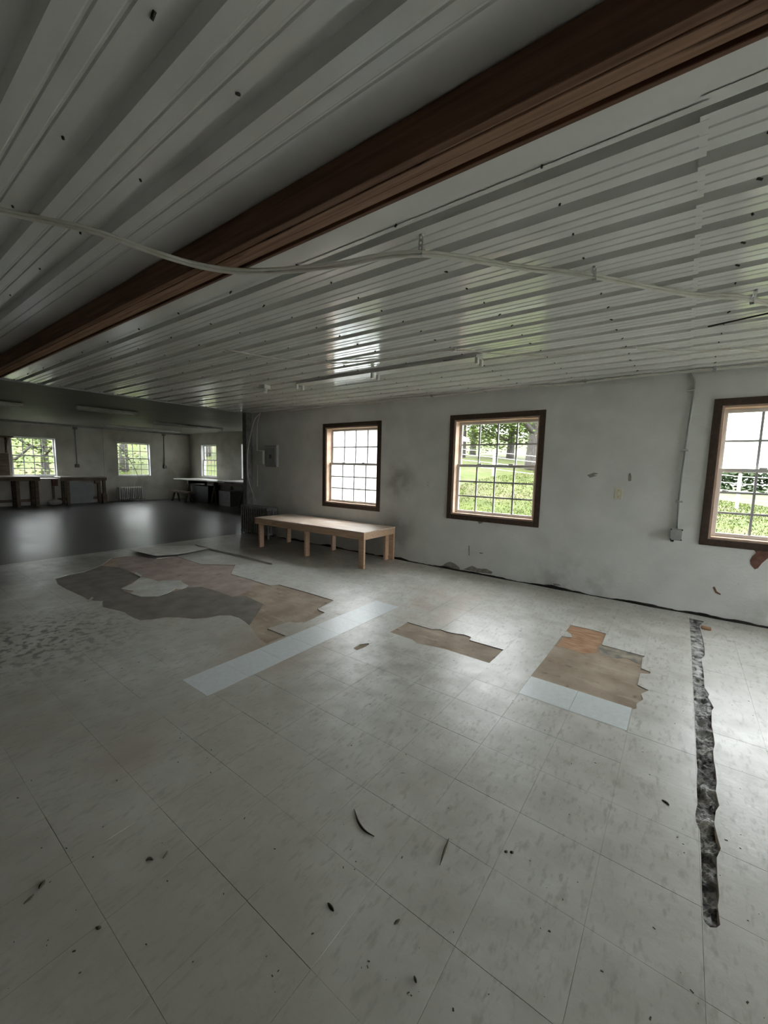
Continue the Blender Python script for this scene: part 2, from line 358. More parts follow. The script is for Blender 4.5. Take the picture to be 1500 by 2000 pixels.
# beam of stacked planks
beam = thing('ceiling_beam', 'long red brown timber beam under the ribbed ceiling', 'beam', (0, 0, 0))
random.seed(11)
for (a, b, zb, m) in ((1.100, 1.128, 2.374, 'beam'), (1.129, 1.140, 2.380, 'beam2'), (1.141, 1.176, 2.376, 'beam2'), (1.178, 1.213, 2.378, 'beam2'), (1.214, 1.232, 2.392, 'beam'), (1.233, 1.250, 2.380, 'beam')):
    MB().bbox((XF-.01, a, zb), (XR-.002, b, CEIL-.002), .002).build('plank', M[m], beam)

# ------------------------------------------------------------------ floor
TP, TX0, TY0 = .3065, -.137, 1.330
big = fpoly([(107.6,1129.7),(135,1122),(163,1117),(199,1103),(219,1089),(265,1084),(305,1091),(343,1086),(394,1102),(460,1103),(451,1121),(490,1132),(529,1144),(544.5,1141.5),(600,1157),(652,1172.4),(636,1181),(620.8,1189),(624,1192),(634.6,1196),(612,1208),(596.5,1215),(578,1216),(562,1215),(540,1222),(522,1227.5),(558,1241.5),(520,1257),(505,1246),(490,1225),(478,1214),(467,1207),(450,1202),(429,1202),(405,1207),(378,1209),(350,1206),(322,1206),(295,1210),(275,1211),(262,1207),(252,1202),(243,1196),(233,1193),(215,1189),(201,1186),(198,1174),(186,1174),(173,1172),(163,1166),(154,1162),(130,1151),(112,1141)])
isl = fpoly([(235.5,1150),(258,1140),(275,1127),(297.6,1131),(310,1136),(320,1133.5),(353,1133.5),(357,1138),(368.6,1143.6),(360,1148),(353,1150),(343,1149),(328,1157.5),(308,1164),(290,1164.5),(277,1165),(264,1162),(254.5,1159),(261,1154)])
h2 = fpoly([(760.5,1234),(796,1215),(844.5,1229),(859.5,1229),(874,1234),(890,1237),(906,1239),(920,1244),(917,1250),(983.6,1268.7),(955.6,1295),(889,1274),(871,1268),(848,1263),(815,1256.5),(805,1249)])
h3 = fpoly([(1036,1320),(1061,1289),(1097,1242),(1118,1245),(1115,1238),(1105.6,1232),(1114,1220.4),(1148,1227.6),(1184,1237.4),(1175,1259),(1259.6,1281.4),(1255,1285),(1252,1305),(1270,1312),(1270,1316),(1250,1315),(1245,1337),(1267,1348),(1252,1355),(1256,1366),(1243,1374),(1243,1383),(1238,1385.6),(1233,1383),(1130,1350)])
h4 = fpoly([(690,1266),(702,1258),(720,1256),(721,1259),(708,1266),(697,1270)])
h5 = fpoly([(280,1089),(312,1072),(390,1062),(404,1073),(372,1085),(330,1091),(301,1092)])[:0]
TR = fpoly([(1346,1207),(1375,1213),(1366,1222),(1372,1244),(1376,1265),(1376,1281),(1370,1286),(1375,1321),(1376,1343),(1385,1356),(1383,1362),(1394,1382),(1390,1388),(1390,1417),(1394,1436),(1396,1452),(1393,1468),(1394,1484),(1398,1505),(1400,1526),(1398,1545),(1405,1573),(1398,1584),(1395,1608),(1403,1640),(1408,1657),(1400,1675),(1401,1710),(1405,1748),(1402,1770),(1407,1806),(1400,1812),(1387.5,1811),(1378,1803),(1373.5,1794),(1371,1740),(1370,1692),(1367,1622),(1359.5,1605),(1358,1590),(1362,1570),(1361,1535),(1362,1500),(1361,1493),(1354,1340),(1350,1260)])
sx0, sx1 = TX0-8*TP-.008, TX0-7*TP-.008
strip = [(sx0, 1.29), (sx1, 1.29), (sx1, 3.428), (sx0, 3.428)]
pair = [(-.757, 2.566), (TX0-.003, 2.566), (TX0-.003, 2.845), (-.757, 2.845)]
HOLES = [big, h2, h3, h4, TR, strip, pair]
def bb(p): return min(q[0] for q in p), max(q[0] for q in p), min(q[1] for q in p), max(q[1] for q in p)
HB = [bb(h) for h in HOLES]
floor = tag(clipped([(XF, YL), (XR, YL), (XR, WY), (XF, WY)], [TR], -.15, -.0062).build('floor', M['slab']), 'worn tiled floor with torn patches', 'floor', kind='structure')
cells = []
i0, i1 = math.floor((XF-TX0)/TP), math.ceil((XR-TX0)/TP); j0, j1 = math.floor((YL-TY0)/TP), math.ceil((WY-TY0)/TP)
random.seed(21)
def tile_score(cx, cy):
    v = Vector((cx, cy, 0))-CAMP; d = v.dot(FW)
    if d < .2: return 0
    px, py = 750+FPX*v.dot(RT)/d, 1000+FPX*v.dot(DN)/d
    if not (-60 < px < 1560 and py < 2100): return 0
    return CAMH/d**3
for i in range(i0, i1):
    for j in range(j0, j1):
        g = .0004
        a, b, c, d = max(TX0+i*TP, XF)+g, min(TX0+(i+1)*TP, XR)-g, max(TY0+j*TP, YL)+g, min(TY0+(j+1)*TP, WY-.002)-g
        if b-a > .01 and d-c > .01: cells.append((tile_score((a+b)/2, (c+d)/2), a, b, c, d))
cells.sort(reverse=True); NT = 290
full = {}; rest = MB()
for n, (sc, a, b, c, d) in enumerate(cells):
    hs = [h for h, q in zip(HOLES, HB) if q[0] < b and q[1] > a and q[2] < d and q[3] > c]
    zt = random.uniform(-.0006, .0002)
    if hs:
        mb = clipped([(a, c), (b, c), (b, d), (a, d)], hs, -.0060, zt)
        if not mb: continue
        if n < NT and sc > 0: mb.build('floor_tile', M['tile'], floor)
        else: rest.add(mb.v, mb.f)
    elif n < NT and sc > 0:
        key = (round(b-a, 3), round(d-c, 3))
        if key not in full:
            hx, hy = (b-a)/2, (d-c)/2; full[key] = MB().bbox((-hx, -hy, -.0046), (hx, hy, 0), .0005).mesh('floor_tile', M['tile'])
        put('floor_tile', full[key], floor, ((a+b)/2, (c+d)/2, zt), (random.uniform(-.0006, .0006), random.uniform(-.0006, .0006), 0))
    else: rest.box((a, c, -.0060), (b, d, zt))
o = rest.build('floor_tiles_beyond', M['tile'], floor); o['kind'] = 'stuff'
for k in range(7):
    y = 1.29+k*(3.428-1.29)/7
    MB().bbox((sx0+.001, y+.0005, -.0060), (sx1-.001, y+(3.428-1.29)/7-.0005, .0006), .0006).build('replacement_tile', M['newtile'], floor)['label'] = 'clean pale blue grey replacement tile'
for k in range(2):
    xa, xb = -.757+k*.309, min(-.757+(k+1)*.309, TX0-.003)
    MB().bbox((xa+.001, 2.567, -.0060), (xb-.001, 2.844, .0008), .0006).build('replacement_tile', M['newtile'], floor)['label'] = 'clean pale blue grey replacement tile'
def inset(name, px, m, z, label):
    mb = prism(fpoly(px, z), -.0064, z); o = mb.build(name, M[m], floor); o['label'] = label; return o
prism(isl, -.0064, -.0002).build('tile_remnant', M['tile'], floor)['label'] = 'jagged island of old tile left in the bare patch'
inset('felt_backing', [(110,1131),(135,1123),(163,1118),(199,1105),(232,1108),(275,1127),(235,1150),(254,1159),(277,1166),(308,1165),(330,1158),(354,1151),(370,1147),(394,1146),(425,1155),(455,1166),(478,1163),(515,1180),(498,1205),(487,1221),(478,1213),(467,1206),(450,1201),(429,1201),(405,1206),(378,1208),(350,1205),(322,1205),(295,1209),(275,1210),(262,1206),(252,1201),(243,1195),(233,1192),(215,1188),(202,1185),(199,1173),(173,1171),(163,1165),(154,1161),(130,1150),(113,1140)], 'felt', -.0050, 'dark grey felt backing exposed in the large bare patch')
inset('adhesive_patch', [(232,1106),(225,1096),(265,1085),(305,1092),(343,1087),(394,1103),(458,1104),(450,1121),(488,1132),(500,1140),(478,1158),(455,1166),(425,1155),(394,1146),(370,1147),(357,1138),(353,1133),(320,1133),(297,1131),(275,1127)], 'mauve', -.0046, 'dusty pink adhesive exposed in the large bare patch')
inset('stained_wood_patch', [(1107,1232),(1115,1222),(1148,1229),(1182,1238),(1174,1258),(1167,1262),(1166,1274),(1140,1277),(1100,1264),(1088,1262),(1100,1245),(1119,1246),(1116,1238)], 'orange', -.0052, 'reddish stained wood showing in the bare square')
inset('mortar_residue', [(1170,1262),(1200,1267),(1254,1282),(1250,1298),(1225,1286),(1195,1285),(1172,1278)], 'ash', -.0050, 'grey mortar residue in the bare square')
# loose sheet of old flooring lying on the tiles near the platform
def sheet(name, px, zs, label, m='tile', th=.003):
    P = fpoly(px); mb = MB(); n = len(P); cz = sum(zs)/n; cx = sum(p[0] for p in P)/n; cy = sum(p[1] for p in P)/n
    vs = [(p[0], p[1], z+th) for p, z in zip(P, zs)]+[(cx, cy, cz*.6+th)]+[(p[0], p[1], z) for p, z in zip(P, zs)]+[(cx, cy, cz*.6)]
    area = sum(P[i][0]*P[(i+1) % n][1]-P[(i+1) % n][0]*P[i][1] for i in range(n))
    fs = []
    for i in range(n):
        j = (i+1) % n; fs += [(i, j, n), (n+1+j, n+1+i, 2*n+1), (i, n+1+i, n+1+j, j)]
    if area < 0: fs = [f[::-1] for f in fs]
    return tag(mb.add(vs, fs).build(name, M[m]), label, 'flooring scrap')
sheet('loose_flooring_sheet', [(249,1077),(292,1070),(330,1067),(372,1066),(408,1073),(398,1077),(350,1086),(305,1090),(275,1083)], [.035,.012,.004,.004,.018,.028,.030,.034,.030], 'curled loose sheet of old flooring beside the pink bare patch', 'sheet')
sheet('flooring_flap', [(263,1122),(275,1127),(277,1124),(266,1119)], [.008,.002,.002,.014], 'small torn flap standing up at the edge of the tile island')
sheet('torn_flooring_chip', [(171,1174),(180,1168),(183,1170),(174,1176)], [.002,.012,.010,.002], 'small pale curled chip at the rim of the large bare patch')
sheet('torn_flooring_chip', [(196,1184),(197,1176),(201,1176),(200,1185)], [.002,.010,.012,.002], 'small pale upright chip where the bare patch turns inward')
# crack lines / curled seams beside the platform
for k, (px, lab) in enumerate(((([(380,1064),(415,1073),(428,1076),(424,1078),(408,1074),(384,1067)]), 'dark curled edge of flooring in front of the corner post'), (([(421,1075),(470,1085),(530,1101),(532,1103),(526,1103),(468,1088),(425,1078)]), 'thin raised strip of flooring edge in front of the platform'))):
    sheet('flooring_edge', px, [.006]*len(px), lab, 'felt')
# trench full of broken concrete
mb = MB(); nx, ny = 26, 330; xa, xb, ya, yb = .135, .315, 1.50, 5.06
for j in range(ny+1):
    for i in range(nx+1):
        x, y = xa+(xb-xa)*i/nx, ya+(yb-ya)*j/ny
        t = (y-ya)/(yb-ya); e = abs((x-.205)/.045)
        hgt = -.036+.030*min(1, t*1.6)+noise.fractal(Vector((x*22, y*14, 1)), .9, 2.1, 4)*.026*(1.25-.8*t)-.012*max(0, e-.8)*(1.2-t)
        mb.v.append((x, y, max(-.09, min(-.0046, hgt))))
for j in range(ny):
    for i in range(nx):
        k = j*(nx+1)+i; mb.f.append((k, k+1, k+nx+2, k+nx+1)); mb.sm.append(False)
o = mb.build('trench_rubble', M['rubble'], floor); o['kind'] = 'stuff'; o['label'] = 'broken concrete filling the trench cut in the floor'
tag(MB().bbox((0, 0, 0), (.075, .055, .02), .004).build('wood_scrap', M['orange']), 'small reddish wood block lying at the wall end of the trench', 'wood scrap')
bpy.data.objects['wood_scrap'].location = (.25, 4.78, .0007)
patch_mask(M['tile'], tuple(on_z(55, 1255)), .95, (.06, .05, .035), 17, .50, .60, .85)
patch_mask(M['tile'], tuple(on_z(740, 1300)), .9, (.25, .235, .205), 6, .45, .65, .6)
patch_mask(M['tile'], tuple(on_z(545, 1262)), .55, (.40, .29, .21), 2.5, .3, .55, .75)
patch_mask(M['tile'], tuple(on_z(860, 1180)), .8, (.47, .37, .30), 3, .42, .62, .6)
patch_mask(M['tile'], tuple(on_z(250, 1470)), .22, (.36, .25, .20), 3, .2, .5, .5)
patch_mask(M['tile'], (-1.8, -.4, 0), 3.6, (.36, .34, .285), 1.3, .15, .6, .75)  # window light falling off toward the camera, painted into the tiles
patch_mask(M['tile'], (-6.0, 4.9, 0), 1.7, (.16, .15, .135), 1.8, .2, .6, .7)  # shade under and around the platform, painted into the tile colour
patch_mask(M['tile'], (-6.6, 2.2, 0), 2.6, (.17, .16, .13), 1.6, .25, .6, .75)  # light fading toward the far room painted into the tiles, with some dirt
patch_mask(M['wall'], tuple(on_y(778, 940, WY)), .38, (.20, .195, .18), 4, .3, .6, .6)
patch_mask(M['wall'], tuple(on_y(545, 1005, WY)), .6, (.28, .27, .25), 2.2, .3, .65, .6)
patch_mask(M['wall'], tuple(on_y(775, 1040, WY)), .55, (.16, .15, .135), 3, .3, .6, .6)
patch_mask(M['wall'], (-1.0, WY, -.1), .7, (.3, .29, .26), 5, .4, .65, .6)
patch_mask(M['wall'], (1.0, WY, -.1), .7, (.3, .29, .26), 5, .4, .65, .6)
# dark floor of the far room, slightly lower
tag(MB().box((XB, YL, -.15), (XF, WY2, -.006)).build('floor_far', M['darkfloor']), 'dark glossy bare floor of the far room', 'floor', kind='structure')
# litter on the floor: the bigger pieces singly, the crumbs together
def fleck(px, w_, label, name='dry_leaf', m='debris'):
    P = spline([on_z(x, y, .0016) for x, y in px], 4); mb = MB(); vs = []; n = len(P)
    for i, p in enumerate(P):
        t = (P[min(i+1, n-1)]-P[max(i-1, 0)]).normalized(); q = Vector((-t.y, t.x, 0)); r = .7*w_*math.sin(math.pi*(i+.6)/(n+.2))
        vs += [p+q*r, p-q*r, p+Vector((0, 0, .004*math.sin(math.pi*i/n)+.002))]
    fs = []
    for i in range(n-1):
        a, b = i*3, i*3+3; fs += [(a, a+2, b+2, b), (a+2, a+1, b+1, b+2), (a, b, b+1, a+1)]
    fs += [(0, 1, 2), (3*n-3, 3*n-1, 3*n-2)]
    return tag(mb.add(vs, fs, True).build(name, M[m]), label, 'litter')
fleck([(692,1580),(700,1605),(712,1622),(731,1634)], .0075, 'curved dark green scrap lying on the bare tiles')
fleck([(877,1637),(868,1662),(859,1690)], .0055, 'straight dark green scrap lying on the bare tiles')
fleck([(46,1766),(56,1757),(67,1747)], .008, 'dark pointed chip lying below a round one', 'floor_chip')
fleck([(77,1736),(82,1727),(88,1719)], .010, 'dark rounded chip lying above a pointed one', 'floor_chip')
fleck([(1293,1562),(1301,1567),(1307,1573)], .011, 'dark seed husk lying beside the trench', 'seed_husk')
fleck([(985,1664),(991,1663)], .009, 'small black crumb, one of two lying close together', 'floor_chip')['group'] = 'pair of black crumbs'
fleck([(996,1664),(1003,1665)], .010, 'small black crumb, one of two lying close together', 'floor_chip')['group'] = 'pair of black crumbs'
fleck([(641,1763),(647,1772),(652,1780)], .009, 'ragged dark crumb on plain grey tiles', 'floor_chip')
fleck([(770,1806),(775,1800),(781,1796)], .007, 'brown bent crumb on plain grey tiles', 'floor_chip')
fleck([(809,1906),(813,1920)], .006, 'short dark sliver on plain grey tiles', 'floor_chip')
fleck([(285,1681),(292,1676),(299,1680)], .008, 'dark three cornered crumb with a sliver next to it', 'floor_chip')
fleck([(318,1677),(323,1670),(327,1663)], .006, 'thin dark sliver with a crumb next to it', 'floor_chip')
fleck([(187,1811),(193,1812),(197,1813)], .009, 'brown round crumb on plain dim tiles', 'floor_chip')
mb = MB(); random.seed(9)
for k in range(160):
    x, y = random.uniform(0, 1500), random.uniform(1240, 1990); p = on_z(x, y, .0006); r = random.uniform(.0008, .0030); a = random.uniform(0, 6.28)
    if any(inside((p.x, p.y), h) for h in HOLES): continue
    mb.box((-r*random.uniform(1, 2.4), -r*.6, 0), (r, r*.6, r*.5), Matrix.Translation(p) @ Matrix.Rotation(a, 4, 'Z'))
tag(mb.build('floor_crumbs', M['debris']), 'scattered small dark crumbs on the tiles', 'crumbs', kind='stuff')

# ------------------------------------------------------------------ wooden platform
R0 = Vector((-3.56, 4.385, 0)); ang = math.atan2(.06, 2.42)
pl = thing('wooden_platform', 'low pine platform with plywood top beside the window wall', 'platform', (R0.x, R0.y, 0), ang)
L_, D_, H_ = 2.42, .80, .53
MB().bbox((-L_, 0, H_-.018), (-L_/2-.001, D_, H_), .002).build('top_board', M['ply'], pl)
MB().bbox((-L_/2+.001, 0, H_-.018), (0, D_*.52, H_), .002).build('top_board', M['ply'], pl)
MB().bbox((-L_/2+.001, D_*.52+.002, H_-.018), (0, D_, H_), .002).build('top_board', M['ply'], pl)
MB().bbox((-L_, .002, H_-.112), (-.004, .040, H_-.019), .003).build('rail', M['pine'], pl)
MB().bbox((-L_, D_-.040, H_-.112), (-.004, D_-.002, H_-.019), .003).build('rail', M['pine'], pl)
MB().bbox((-.040, .042, H_-.112), (-.002, D_-.042, H_-.019), .003).build('rail', M['pine'], pl)
MB().bbox((-L_+.002, .042, H_-.112), (-L_+.040, D_-.042, H_-.019), .003).build('rail', M['pine'], pl)
for xx in (-.13, -L_/2-.03, -L_+.045):
    for yy in (.042, D_-.131):
        MB().bbox((xx, yy, .0008), (xx+.040, yy+.089, H_-.02), .003).build('leg', M['pine'], pl)
for yy in (.003, D_-.041): MB().bbox((-.089, yy, .0008), (-.003, yy+.038, H_-.113), .003).build('leg', M['pine'], pl)
MB().bbox((-.10, .003, H_-.165), (-.0895, .041, H_-.113), .002).build('block', M['pine'], pl)

# ------------------------------------------------------------------ radiators
def radiator(loc, rz, n, h, label, m, pitch=.062, cols=3, dep=.19):
    t = thing('radiator', label, 'radiator', loc, rz)
    def sec(foot):
        mb = MB()
        for c in range(cols):
            y = -dep/2+dep*(c+.5)/cols
            mb.bbox((-.019, y-.022, .09), (.019, y+.022, h-.02), .012)
        mb.bbox((-.024, -dep/2, h-.075), (.024, dep/2, h), .018).bbox((-.024, -dep/2, .07), (.024, dep/2, .135), .016)
        mb.tube([(-pitch/2, 0, h-.045), (pitch/2, 0, h-.045)], .018, 8).tube([(-pitch/2, 0, .10), (pitch/2, 0, .10)], .018, 8)
        if foot:
            for y in (-dep/2+.03, dep/2-.03): mb.bbox((-.016, y-.02, 0), (.016, y+.02, .09), .006)
        return mb.mesh('section', M[m])
    a, b = sec(True), sec(False)
    for k in range(n): put('section', a if k in (0, n-1) else b, t, ((k-(n-1)/2)*pitch, 0, 0))
    MB().tube(spline([(n*pitch/2, 0, .10), (n*pitch/2+.09, 0, .10), (n*pitch/2+.11, 0, .06), (n*pitch/2+.11, 0, 0)], 4), .014, 8).build('supply_pipe', M[m], t)
    return t
radiator((XB+.17, 6.45, -.0055), math.pi/2, 13, .52, 'silver cast iron radiator under the far end window', 'radiator')
radiator((-6.83, 5.03, .0005), 0, 13, .62, 'dark cast iron radiator in the corner behind the platform', 'darkrad', .07, 4, .24)

# ------------------------------------------------------------------ wiring on walls and ceiling
def cable(name, pts, r, label, m='whitewire', n=8, strands=((0, 0, 0),), cat='cable'):
    t = thing(name, label, cat, tuple(pts[0]))
    for s in strands:
        P = [p+Vector(s)-Vector(pts[0]) for p in spline(pts, n)]
        MB().tube(P, r, 8).build('strand', M[m], t)
    return t
def strap(parent, top, bot, wd=.020, m='galv'):
    """perforated hanger strap: rails and rungs leave real holes"""
    top, bot = Vector(top), Vector(bot); L = (top-bot).length; mb = MB(); n = max(2, int(L/.019))
    z = (top-bot).normalized(); x = Vector((1, .35, 0)).normalized(); x = (x-z*x.dot(z)).normalized(); y = z.cross(x)
    mt = Matrix((x, y, z)).transposed().to_4x4(); mt.translation = bot
    mb.box((-wd/2, -.0009, 0), (-wd*.2, .0009, L), mt).box((wd*.2, -.0009, 0), (wd/2, .0009, L), mt)
    for k in range(n+1): mb.box((-wd*.2, -.0009, max(0, L*k/n-.0055)), (wd*.2, .0009, min(L, L*k/n+.0055)), mt)
    mb.box((-wd/2, -.016, -.002), (wd/2, .016, 0), mt)
    mb.tube([top+Vector((0, 0, .012)), top-Vector((0, 0, .006))], .011, 8)
    o = mb.build('hanger_strap', M[m], parent); o.location = -parent.location; return o
P1 = [on_z(-120, 372, 2.47), on_z(0, 408, 2.465), on_z(170, 445, 2.425), on_z(300, 490, 2.375), on_z(400, 518, 2.350), on_z(500, 527, 2.345), on_z(650, 515, 2.375), on_z(740, 498, 2.41), on_z(820, 492, 2.43), on_z(900, 500, 2.455), on_z(1000, 517, 2.470), on_z(1080, 527, 2.478), on_z(1160, 537, 2.474), on_z(1260, 557, 2.482), on_z(1360, 574, 2.482), on_z(1450, 579, 2.482), on_z(1520, 598, 2.47), on_z(1620, 640, 2.48)]
ca = cable('electrical_cable', P1, .0078, 'pair of off white cables sagging under the timber beam', strands=((0, 0, 0), (.004, .010, -.013)))
strap(ca, on_z(823, 459, CEIL), on_z(820, 500, 2.412)); strap(ca, on_z(1161, 521, CEIL), on_z(1160, 545, 2.455))
strap(ca, on_z(1478, 566, CEIL), on_z(1468, 590, 2.46))
MB().tube([Vector(P1[0])-Vector(P1[0]), Vector((P1[0].x-.3, P1[0].y-.2, CEIL-.005))-Vector(P1[0])], .0078).build('strand', M['whitewire'], ca)
P2 = [on_z(440, 683, 2.49), on_z(560, 703, 2.485), on_z(660, 709, 2.485), on_z(760, 699, 2.488), on_z(888, 684, 2.49), on_z(960, 690, 2.482), on_z(1060, 695, 2.482), on_z(1160, 687, 2.488), on_z(1240, 680, 2.492), on_z(1340, 688, 2.484), on_z(1430, 682, 2.492), on_z(1500, 688, 2.488), on_z(1560, 689, 2.488)]
c2 = cable('electrical_cable', P2, .006, 'thin white cable running past the fluorescent fixture')
for px in ((888, 684), (1240, 680), (1430, 682)):
    p = on_z(*px, 2.491); o = MB().bbox((p.x-.014, p.y-.016, p.z-.010), (p.x+.014, p.y+.016, CEIL+.001), .003).build('clip', M['white_plastic'], c2); o.location = -c2.location
P3 = [Vector((x, WY-.05-.02*math.sin(x*2.3), 2.478-.012*math.sin(x*4.1))) for x in [-6.6, -6, -5.4, -4.8, -4.2, -3.6, -3, -2.4, -1.8, -1.2, -.6, 0, .6, 1.2, 2]]
c3 = cable('electrical_cable', P3, .009, 'white cable tacked along the joint of ceiling and window wall', strands=((0, 0, 0), (0, -.02, .006)))
for x in (-3.0, -2.2, -1.62, -1.0, .15, 1.2):
    o = MB().bbox((x-.012, WY-.09, 2.462), (x+.012, WY-.03, CEIL), .003).build('clip', M['galv'], c3); o.location = -c3.location
tag(MB().tube([on_z(1383, 638, 2.488), on_z(1500, 612, 2.488), on_z(1640, 580, 2.488)], .006).build('threaded_rod', M['darkwire']), 'thin dark rod lying against the ribbed ceiling', 'rod')
# fluorescent strip fixture, no tubes fitted
fx = thing('fluorescent_fixture', 'long white fluorescent strip fixture without tubes', 'light fixture', (-1.62, 3.64, 0))
MB().add([(-2.44, -.055, CEIL), (0, -.055, CEIL), (0, -.075, CEIL-.028), (-2.44, -.075, CEIL-.028), (-2.44, .055, CEIL), (0, .055, CEIL), (0, .075, CEIL-.028), (-2.44, .075, CEIL-.028)],
    [(0,1,2,3), (4,7,6,5), (3,2,6,7), (0,3,7,4), (1,5,6,2), (0,4,5,1)]).build('housing', M['fixture'], fx)
for xx in (0, -1.22, -2.44):
    for yy in (-.05, .05):
        s = MB().bbox((xx-.016, yy-.018, CEIL-.085), (xx+.016, yy+.018, CEIL-.0285), .005).build('lamp_holder', M['white_plastic'], fx)
        MB().box((xx-.018, yy-.004, CEIL-.07), (xx-.016, yy+.004, CEIL-.055)).build('slot', M['dark'], s)
MB().box((-.34, -.0755, CEIL-.024), (-.24, -.0665, CEIL-.012)).build('label_plate', M['panelgrey'], fx)
p = on_z(517, 757, CEIL-.03)
jb = thing('lamp_socket', 'small white lamp socket box on the ribbed ceiling near the far end', 'socket', (p.x, p.y, CEIL))
MB().bbox((-.06, -.05, -.05), (.06, .05, 0), .006).build('box', M['white_plastic'], jb); MB().tube([(0, 0, -.05), (0, 0, -.10)], [.035, .028], 12).build('socket', M['white_plastic'], jb)
# conduit and box on the window wall
cx = -.012
cc = thing('wall_conduit', 'grey conduit running down to a grey box left of the field window', 'conduit', (cx, WY, 0))
MB().tube(spline([(-.03, -.02, CEIL-.03), (.01, -.018, 2.40), (.02, -.016, 2.28), (.006, -.016, 2.0), (-.004, -.016, 1.6), (-.01, -.016, 1.2), (.0, -.016, .88)], 6), .011).build('pipe', M['conduit'], cc)
for z in (2.30, 1.70, 1.17): MB().bbox((-.04, -.03, z-.010), (.022, -.0005, z+.010), .003).build('pipe_clip', M['conduit'], cc)
bx_ = MB().bbox((-.058, -.055, .765), (.050, -.0005, .885), .006).build('junction_box', M['conduit'], cc)
for x, z in ((-.05, .877), (.042, .877), (-.05, .773), (.042, .773)): MB().tube([(x, -.058, z), (x, -.052, z)], .007, 8).build('screw', M['screw'], bx_)
MB().bbox((-.05, -.04, .745), (-.02, -.005, .766), .004).build('knockout', M['dark'], bx_)
def outlet(x, z, label, m, kind):
    t = thing('outlet_plate' if kind != 'switch' else 'switch_plate', label, 'wall plate', (x, WY, z))
    MB().bbox((-.038, -.006, -.060), (.038, -.0003, .060), .003).build('plate', M[m], t)
    if kind == 'outlet':
        for s in (-.022, .022):
            f = MB().bbox((-.016, -.0085, s-.014), (.016, -.0055, s+.014), .003).build('receptacle', M[m], t)
            for q in (-.006, .006): MB().box((q-.0015, -.0095, s-.006), (q+.0015, -.0084, s+.006)).build('slot', M['dark'], f)
    else:
        MB().bbox((-.006, -.016, -.012), (.006, -.0055, .010), .002).build('toggle', M[m], t)
        for s in (-.035, .035): MB().tube([(0, -.0075, s), (0, -.0055, s)], .004, 8).build('screw', M['screw'], t)
outlet(-3.049, 1.223, 'white double outlet left of the tree window', 'white_plastic', 'outlet')
outlet(-.579, 1.22, 'ivory switch plate on bare wall left of the conduit', 'plate', 'switch')
# corner panel, box and hanging cables
ep = thing('breaker_box', 'grey breaker box on the wall near the corner post', 'breaker box', (-6.62, WY, 1.62))
MB().bbox((-.175, -.06, -.215), (.175, -.0005, .215), .006).build('cabinet', M['panelgrey'], ep)
dr = MB().bbox((-.14, -.068, -.17), (.14, -.0605, .17), .004).build('door', M['panelgrey'], ep); MB().bbox((-.03, -.078, -.05), (.05, -.0675, .03), .004).build('latch', M['darkrad'], dr)
wb = thing('white_switch_box', 'white box mounted beside the grey breaker box', 'electrical box', (-6.93, WY, 1.60))
MB().bbox((-.11, -.09, -.15), (.10, -.0005, .13), .008).build('cabinet', M['white_plastic'], wb); MB().bbox((-.135, -.06, -.03), (-.1105, -.03, .05), .004).build('lever', M['darkrad'], wb)
MB().bbox((-.10, -.093, -.06), (.09, -.0905, -.055), .001).build('seam', M['panelgrey'], wb)
cable('hanging_cable', [Vector((-6.95, 5.19, 2.48)), Vector((-7.05, 5.12, 2.33)), Vector((-7.14, 5.08, 2.0)), Vector((-7.20, 5.05, 1.6)), Vector((-7.19, 5.05, 1.2)), Vector((-7.13, 5.10, .9)), Vector((-7.08, 5.15, .70))], .008, 'pale loose cable bowing away from the corner post')
cable('hanging_cable', [Vector((-6.97, 5.20, 2.48)), Vector((-7.02, 5.18, 2.3)), Vector((-7.06, 5.18, 2.0)), Vector((-7.08, 5.20, 1.55)), Vector((-7.09, 5.20, 1.0))], .007, 'pale cable hanging straight beside the bowed one')

# paint damage on the window wall: shallow flakes of bare masonry
def chip(px, m, label, Y=WY):
    P = [on_y(x, y, Y) for x, y in px]; mb = clipped([(p.x, p.z) for p in P], [], 0, .0022)
    mb.v = [(a, Y-c, b) for a, b, c in mb.v]; mb.f = [f[::-1] for f in mb.f]
    o = mb.build('bare_patch', M[m], wall_right); o['label'] = label
chip([(1472,1073),(1505,1075),(1512,1082),(1500,1090),(1488,1100),(1480,1110),(1474,1112),(1466,1102),(1465,1094),(1470,1086),(1477,1080)], 'rust', 'brown bare masonry below the field window')
chip([(864,1105),(872,1099),(880,1097),(890,1102),(897,1108),(898,1113),(880,1109)], 'greychip', 'grey bare plaster at the wall foot')
chip([(905,1112),(922,1105),(932,1110),(950,1111),(962,1117),(960,1121),(935,1118)], 'greychip', 'grey bare plaster at the wall foot')
chip([(1147,928),(1160,923),(1169,925),(1160,928),(1167,929),(1152,933)], 'greychip', 'small scraped spot between the windows')
chip([(1227,937),(1228,926),(1231,923),(1233,930),(1233,939),(1228,940)], 'greychip', 'small scraped spot above the switch plate')
chip([(932,1017),(942,1019),(944,1021),(936,1023)], 'greychip', 'small scar below the tree window')
chip([(936,1079),(943,1080),(944,1081),(938,1081)], 'rust', 'dark nick low on the wall')
chip([(915,1066),(917,1066),(917,1086),(915.5,1084)], 'greychip', 'thin upright scratch low on the wall')
chip([(1392,1147),(1396,1146),(1400,1155),(1408,1160),(1407,1162),(1397,1158)], 'rust', 'dark nick low on the wall')
chip([(1080,1139),(1092,1141),(1096,1144),(1082,1143)], 'greychip', 'grey bare plaster at the wall foot')

